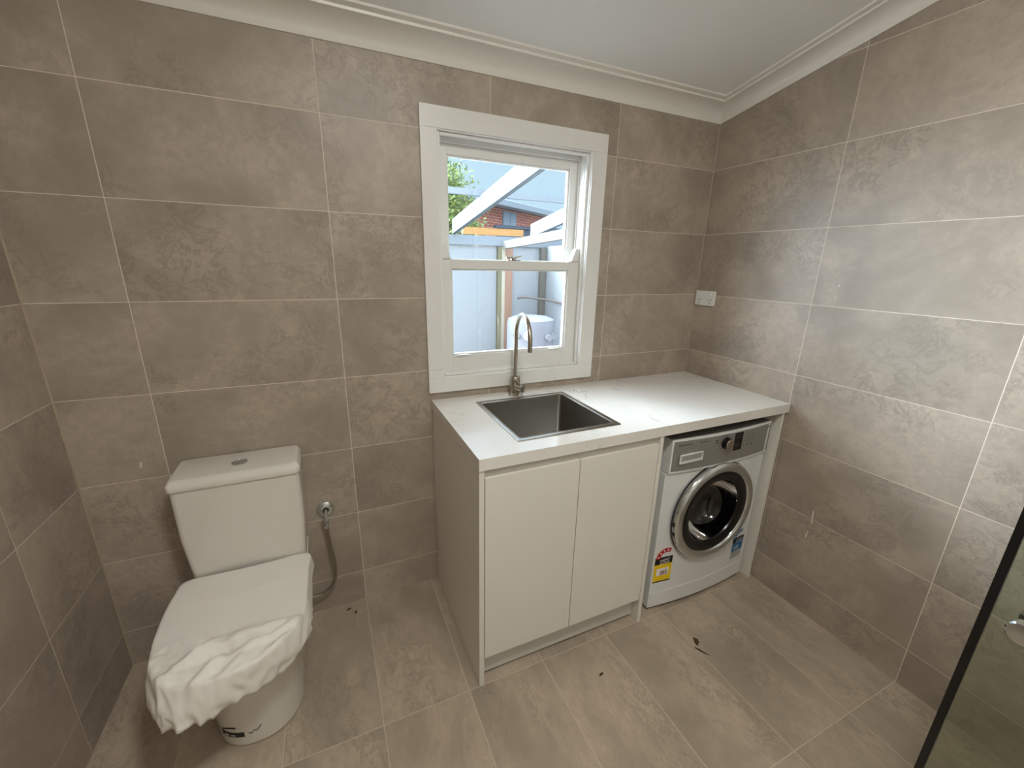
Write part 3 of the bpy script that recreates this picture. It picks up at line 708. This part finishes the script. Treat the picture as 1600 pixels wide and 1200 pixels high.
# ------------------------------------------------------------------ shower screen
GX, GY = 1.925, -1.4584
sh = thing('shower_screen', (GX, GY-.45, 0), 'tinted glass shower door with black edge seal at right', 'shower screen')
q = MB(); q.box((GX-.004, GY-1.05, .012), (GX+.004, GY-.0132, 2.02)); q.build('glass_panel', M_shower, sh, bevel=.001, smooth=False)
q = MB(); q.box((GX-.005, GY-.013, .010), (GX+.005, GY, 2.02)); q.build('edge_seal', M_seal, sh, smooth=False)
q = MB(); q.box((GX-.006, GY-1.05, .0005), (GX+.006, GY-.014, .0118)); q.build('bottom_seal', M_seal, sh, smooth=False)
kz_ = .868
q = MB(); q.lathe([(.010, 0), (.010, .012), (.021, .016), (.0225, .021), (.0225, .034), (.020, .037), (.003, .038)], (GX-.004, GY-.062, kz_), (-1, 0, 0), 32, cap1=True)
q.lathe([(.010, 0), (.010, .012), (.021, .016), (.0225, .021), (.0225, .034), (.020, .037), (.003, .038)], (GX+.004, GY-.062, kz_), (1, 0, 0), 32, cap1=True); q.build('door_knob', M_chrome, sh)

# ------------------------------------------------------------------ marks
def blob(name, x, y, rx, ry, ang, m, label, cat, plane='floor', n=14, h=.0012, sd_=1, sharp=0, group=None):
    q = MB(); c, s_ = math.cos(math.radians(ang)), math.sin(math.radians(ang)); rnd = random.Random(sd_); P = []
    for k in range(n):
        a = 2*math.pi*k/n; r = 1+rnd.uniform(-.25, .25); u = rx*r*math.cos(a); v = ry*r*math.sin(a); P.append((u*c-v*s_, u*s_+v*c))
    if plane == 'floor': poly = [(x+u, y+v, .0001) for u, v in P]; off = (0, 0, h)
    elif plane == 'right': poly = [(XR-.0001, x+u, y+v) for u, v in P]; off = (-h, 0, 0)
    else: poly = [(x+u, -.0001, y+v) for u, v in P]; off = (0, -h, 0)
    q.prism(poly, off); tag(q.build(name, m), label, cat, group)
blob('mud_smear', 2.070, -.772, .019, .010, 60, M_mud, 'brown mud smear on the floor in front of the washing machine', 'dirt mark')
blob('mud_smear', 2.052, -.812, .026, .004, -62, M_mud, 'thin tail of dried mud just below the larger brown smear', 'dirt mark', sd_=2)
blob('mud_smear', .764, -.040, .011, .005, 20, M_mud, 'dark speck on the floor under the braided hose, against the wall', 'dirt mark', sd_=3)
blob('mud_smear', .792, -.068, .004, .010, -20, M_mud, 'dark upright speck on the floor left of the cabinet, further from the wall', 'dirt mark', sd_=4)
blob('mud_smear', 1.62, -.735, .010, .004, 10, M_mud, 'small brown speck on the floor in front of the right cabinet door', 'dirt mark', sd_=5)
blob('plaster_smear', -.796, .465, .003, .034, -4, M_plaster, 'white plaster streak low on the right wall, the upper and longer one', 'wall mark', 'right', sd_=6)
blob('plaster_smear', -.790, .372, .003, .022, 4, M_plaster, 'short white plaster dab low on the right wall, the lower one', 'wall mark', 'right', sd_=7)
blob('plaster_smear', .171, .806, .003, .013, -10, M_plaster, 'white plaster fleck on the tiles up left of the cistern', 'wall mark', 'back', sd_=8)

# ------------------------------------------------------------------ ceiling lights (above and behind the camera)
for i, (lx, ly) in enumerate(LAMP_SPOTS):
    z_ = ceil_z(ly); nrm = Vector((0, -.19, -1)).normalized()
    o_ = Vector((lx, ly, z_))
    d_ = thing('ceiling_light', o_, ['round white ceiling light nearer the window', 'round white ceiling light near the room entrance'][i], 'ceiling light', 'round ceiling lights')
    q = MB(); q.lathe([(.15, .001), (.15, .03), (.138, .036), (.136, .03)], o_, nrm, 48); q.build('light_rim', M_white, d_)
    me_ = mat('lamp_diffuser_%s' % ('a' if i == 0 else 'b'), (1, 1, 1), .5, emit=LAMP_COLOR, es=LAMP_POWER[i])
    q = MB(); q.lathe([(.136, .030), (.128, .060), (.10, .082), (.06, .094), (.003, .098)], o_, nrm, 40, cap1=True); q.build('light_diffuser', me_, d_)

# ------------------------------------------------------------------ outdoors
q = MB(); q.box((-6, .25, -.16), (22, 26, -.06)); tag(q.build('ground', M_paving, smooth=False), kind=S)
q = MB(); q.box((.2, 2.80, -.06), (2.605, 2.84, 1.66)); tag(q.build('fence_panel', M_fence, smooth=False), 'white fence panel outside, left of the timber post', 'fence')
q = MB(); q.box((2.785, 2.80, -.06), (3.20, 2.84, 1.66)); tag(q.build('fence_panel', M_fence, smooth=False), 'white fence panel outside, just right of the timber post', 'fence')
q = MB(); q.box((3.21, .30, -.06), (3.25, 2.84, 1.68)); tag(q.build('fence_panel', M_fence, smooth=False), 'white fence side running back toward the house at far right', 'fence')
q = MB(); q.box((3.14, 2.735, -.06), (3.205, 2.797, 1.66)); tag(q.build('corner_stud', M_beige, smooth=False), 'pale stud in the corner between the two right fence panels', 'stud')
ps = thing('timber_post', (2.70, 2.79, -.06), 'pinkish timber post with olive and cream edge strips seen through the window', 'post')
q = MB(); q.box((2.690, 2.755, -.06), (2.783, 2.84, 1.655)); q.build('post', M_post, ps, smooth=False)
q = MB(); q.box((2.652, 2.755, -.06), (2.690, 2.84, 1.655)); lab(q.build('cream_strip', mat('cream_strip', (.72, .69, .62), .6), ps, smooth=False), 'cream edge strip')
q = MB(); q.box((2.610, 2.765, -.06), (2.652, 2.84, 1.655)); lab(q.build('olive_strip', M_olive, ps, smooth=False), 'olive edge strip')
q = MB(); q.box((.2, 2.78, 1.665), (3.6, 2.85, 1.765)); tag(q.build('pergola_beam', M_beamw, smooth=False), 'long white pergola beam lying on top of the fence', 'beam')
def sloped(x, w_, h_, za, ya=2.778, yb=.16, sl=.145):
    q = MB(); z0 = lambda y: za+(2.8-y)*sl
    q.hexa([(x, yb, z0(yb)), (x+w_, yb, z0(yb)), (x+w_, ya, z0(ya)), (x, ya, z0(ya)), (x, yb, z0(yb)+h_), (x+w_, yb, z0(yb)+h_), (x+w_, ya, z0(ya)+h_), (x, ya, z0(ya)+h_)]); return q
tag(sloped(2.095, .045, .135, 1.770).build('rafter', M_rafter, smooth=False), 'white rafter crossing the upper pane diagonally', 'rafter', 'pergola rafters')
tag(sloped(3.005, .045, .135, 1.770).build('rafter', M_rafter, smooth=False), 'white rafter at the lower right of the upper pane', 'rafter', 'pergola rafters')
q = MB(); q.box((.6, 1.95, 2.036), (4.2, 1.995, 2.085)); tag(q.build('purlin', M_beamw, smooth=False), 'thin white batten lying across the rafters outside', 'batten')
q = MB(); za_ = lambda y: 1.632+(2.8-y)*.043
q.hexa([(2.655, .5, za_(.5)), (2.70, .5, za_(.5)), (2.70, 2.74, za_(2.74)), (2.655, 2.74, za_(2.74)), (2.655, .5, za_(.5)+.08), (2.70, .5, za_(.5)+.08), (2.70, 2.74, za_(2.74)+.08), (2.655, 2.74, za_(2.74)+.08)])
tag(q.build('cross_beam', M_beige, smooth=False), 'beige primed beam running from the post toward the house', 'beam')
q = MB(); q.box((2.33, 3.16, 1.800), (3.10, 3.20, 1.875)); q.box((2.5, 3.17, -.06), (2.56, 3.2, 1.80)); tag(q.build('pine_plank', M_timber, smooth=False), 'yellow pine plank lying behind the white beam', 'plank')
# hot water tank
wt = thing('hot_water_tank', (2.73, 2.15, -.06), 'pale round-topped water tank with fittings behind the tap', 'tank')
q = MB(); q.lathe([(.245, 0), (.245, .95), (.235, 1.0), (.17, 1.025), (.003, 1.032)], (2.73, 2.15, -.06), n=48, cap0=True); q.build('tank_shell', M_tank, wt)
def fit(x, z, r, d=.05, m=M_plast, name='fitting', lb=None):
    y_ = 2.15-math.sqrt(max(.001, .245**2-(x-2.73)**2)); q = MB(); q.cyl((x, y_+.01, z), (x, y_-d, z), r, 24); o = q.build(name, m, wt, bevel=.003)
    if lb: lab(o, lb)
    return o
fit(2.60, .80, .045, .012, M_plast, 'badge'); 
q = MB(); q.lathe([(.036, 0), (.036, .002), (.024, .002), (.024, 0)], (2.60, 1.936-.003, .80), (0, -1, 0), 24); lab(q.build('badge_ring', M_red, wt), 'red ring on the badge')
fit(2.80, .785, .035, .05, M_tank, 'knob'); fit(2.88, .79, .033, .05, M_tank, 'knob')
fit(2.51, .80, .025, .05, M_brush, 'outlet_fitting')
q = MB(); q.tube(smooth_path([(2.83, 2.70, 1.10), (2.9, 2.69, 1.11), (3.05, 2.60, 1.10), (3.17, 2.45, 1.08), (3.18, 2.0, 1.06), (3.18, 1.2, 1.05)], 6), .012, 10); tag(q.build('copper_pipe', M_copper), 'thin copper pipe bending around the fence corner above the tank', 'pipe')
# brick house
A = Vector((6.286, 11.996, 0)); B_ = Vector((9.409, 14.034, 0)); D_ = (B_-A).normalized(); Nn = Vector((-D_.y, D_.x, 0)); A2 = A-D_*3.2; B2 = B_-D_*.35; Ln = (B2-A2).length
hs_ = thing('brick_house', A2+Vector((0, 0, -.06)), 'red brick neighbouring house with slate-grey roof beyond the pergola', 'house')
q = MB(); dep = 6.0
f_ = q.hexa([A2+Vector((0, 0, -.06)), B2+Vector((0, 0, -.06)), B2+Nn*dep+Vector((0, 0, -.06)), A2+Nn*dep+Vector((0, 0, -.06)), A2+Vector((0, 0, 3.22)), B2+Vector((0, 0, 3.22)), B2+Nn*dep+Vector((0, 0, 3.22)), A2+Nn*dep+Vector((0, 0, 3.22))])
uvl = q.bm.loops.layers.uv.new('UVMap')
for f in q.bm.faces:
    for l in f.loops: l[uvl].uv = ((l.vert.co-A2).dot(D_)+(l.vert.co-A2).dot(Nn), l.vert.co.z)
q.build('brick_wall', M_brick, hs_, smooth=False)
ea = A2-D_*.35-Nn*.45+Vector((0, 0, 3.24)); eb = B2+D_*.35-Nn*.45+Vector((0, 0, 3.24)); dd = dep+.9
q = MB(); q.hexa([ea, eb, eb+Nn*dd, ea+Nn*dd]+[v+Vector((0, 0, .17)) for v in (ea, eb, eb+Nn*dd, ea+Nn*dd)]); q.build('fascia', M_beamw, hs_, smooth=False)
q = MB(); z17 = Vector((0, 0, .17)); rz = Vector((0, 0, 1.05)); ra = ea+Nn*dd/2+D_*1.0+rz; rb = eb+Nn*dd/2-D_*2.4+rz
for fpts in ([ea+z17, eb+z17, rb, ra], [eb+z17, eb+Nn*dd+z17, rb], [eb+Nn*dd+z17, ea+Nn*dd+z17, ra, rb], [ea+Nn*dd+z17, ea+z17, ra], [ea+z17, ea+Nn*dd+z17, eb+Nn*dd+z17, eb+z17]): q.face(fpts)
q.build('roof', M_slate, hs_, smooth=False)
wa = .62; wpos = A2+D_*((Vector((6.619, 12.0, 0))-A2).dot(D_)+.1)
q = MB(); mt = Matrix(((D_.x, Nn.x, 0, wpos.x), (D_.y, Nn.y, 0, wpos.y), (0, 0, 1, 0), (0, 0, 0, 1)))
q.box((0, -.03, 2.10), (.85, .02, 3.16), mt); wf = q.build('house_window', M_beamw, hs_, smooth=False)
q = MB(); q.box((.05, -.04, 2.14), (.40, -.031, 3.12), mt); q.box((.44, -.04, 2.14), (.80, -.031, 3.12), mt); q.build('window_pane', mat('curtained_pane', (.56, .61, .65), .2), wf, smooth=False)
q = MB(); q.box((5.6, 10.3, 2.46), (9.0, 10.5, 2.54)); q.box((5.7, 10.35, -.06), (8.9, 10.45, 2.46)); tag(q.build('low_wall', M_slate, smooth=False), 'dark capped wall at the foot of the brick house', 'wall')
# tree
def tree(loc, rad, h, nleaf, label, sd_):
    rnd = random.Random(sd_); t = thing('garden_tree', (loc[0], loc[1], -.06), label, 'tree')
    q = MB(); q.tube(smooth_path([(loc[0], loc[1], -.06), (loc[0]+.05, loc[1], h*.4), (loc[0]-.03, loc[1], h*.75)], 5), .05, 10)
    for k in range(7):
        a = rnd.uniform(0, 6.28); q.tube([(loc[0], loc[1], h*.45+k*.1), (loc[0]+rad*.6*math.cos(a), loc[1]+rad*.6*math.sin(a), h*.7+k*.12)], .015, 6)
    q.build('trunk', M_bark, t)
    q = MB(); cl_ = []
    for k in range(46):
        a = rnd.uniform(0, 6.28); zz = rnd.uniform(0, 1); rr_ = rad*math.sqrt(max(.05, 1-(zz*1.15-.25)**2))*rnd.uniform(.3, 1)*(1-.45*zz)
        cl_.append(Vector((loc[0]+rr_*math.cos(a), loc[1]+rr_*math.sin(a), h*(.42+.60*zz))))
    for k in range(nleaf):
        c = rnd.choice(cl_); o_ = c+Vector((rnd.gauss(0, .13), rnd.gauss(0, .13), rnd.gauss(0, .13))); d1 = Vector((rnd.gauss(0, 1), rnd.gauss(0, 1), rnd.gauss(0, 1))).normalized(); d2 = d1.orthogonal().normalized()
        s_ = rnd.uniform(.028, .05); q.face([o_, o_+d1*s_+d2*s_*.45, o_+d1*s_*2, o_+d1*s_-d2*s_*.45])
    q.build('foliage', M_leaf, t, smooth=False)
tree((3.02, 6.0), .62, 2.9, 5200, 'green leafy tree at the left of the upper pane', 3)
bpy.context.view_layer.update()
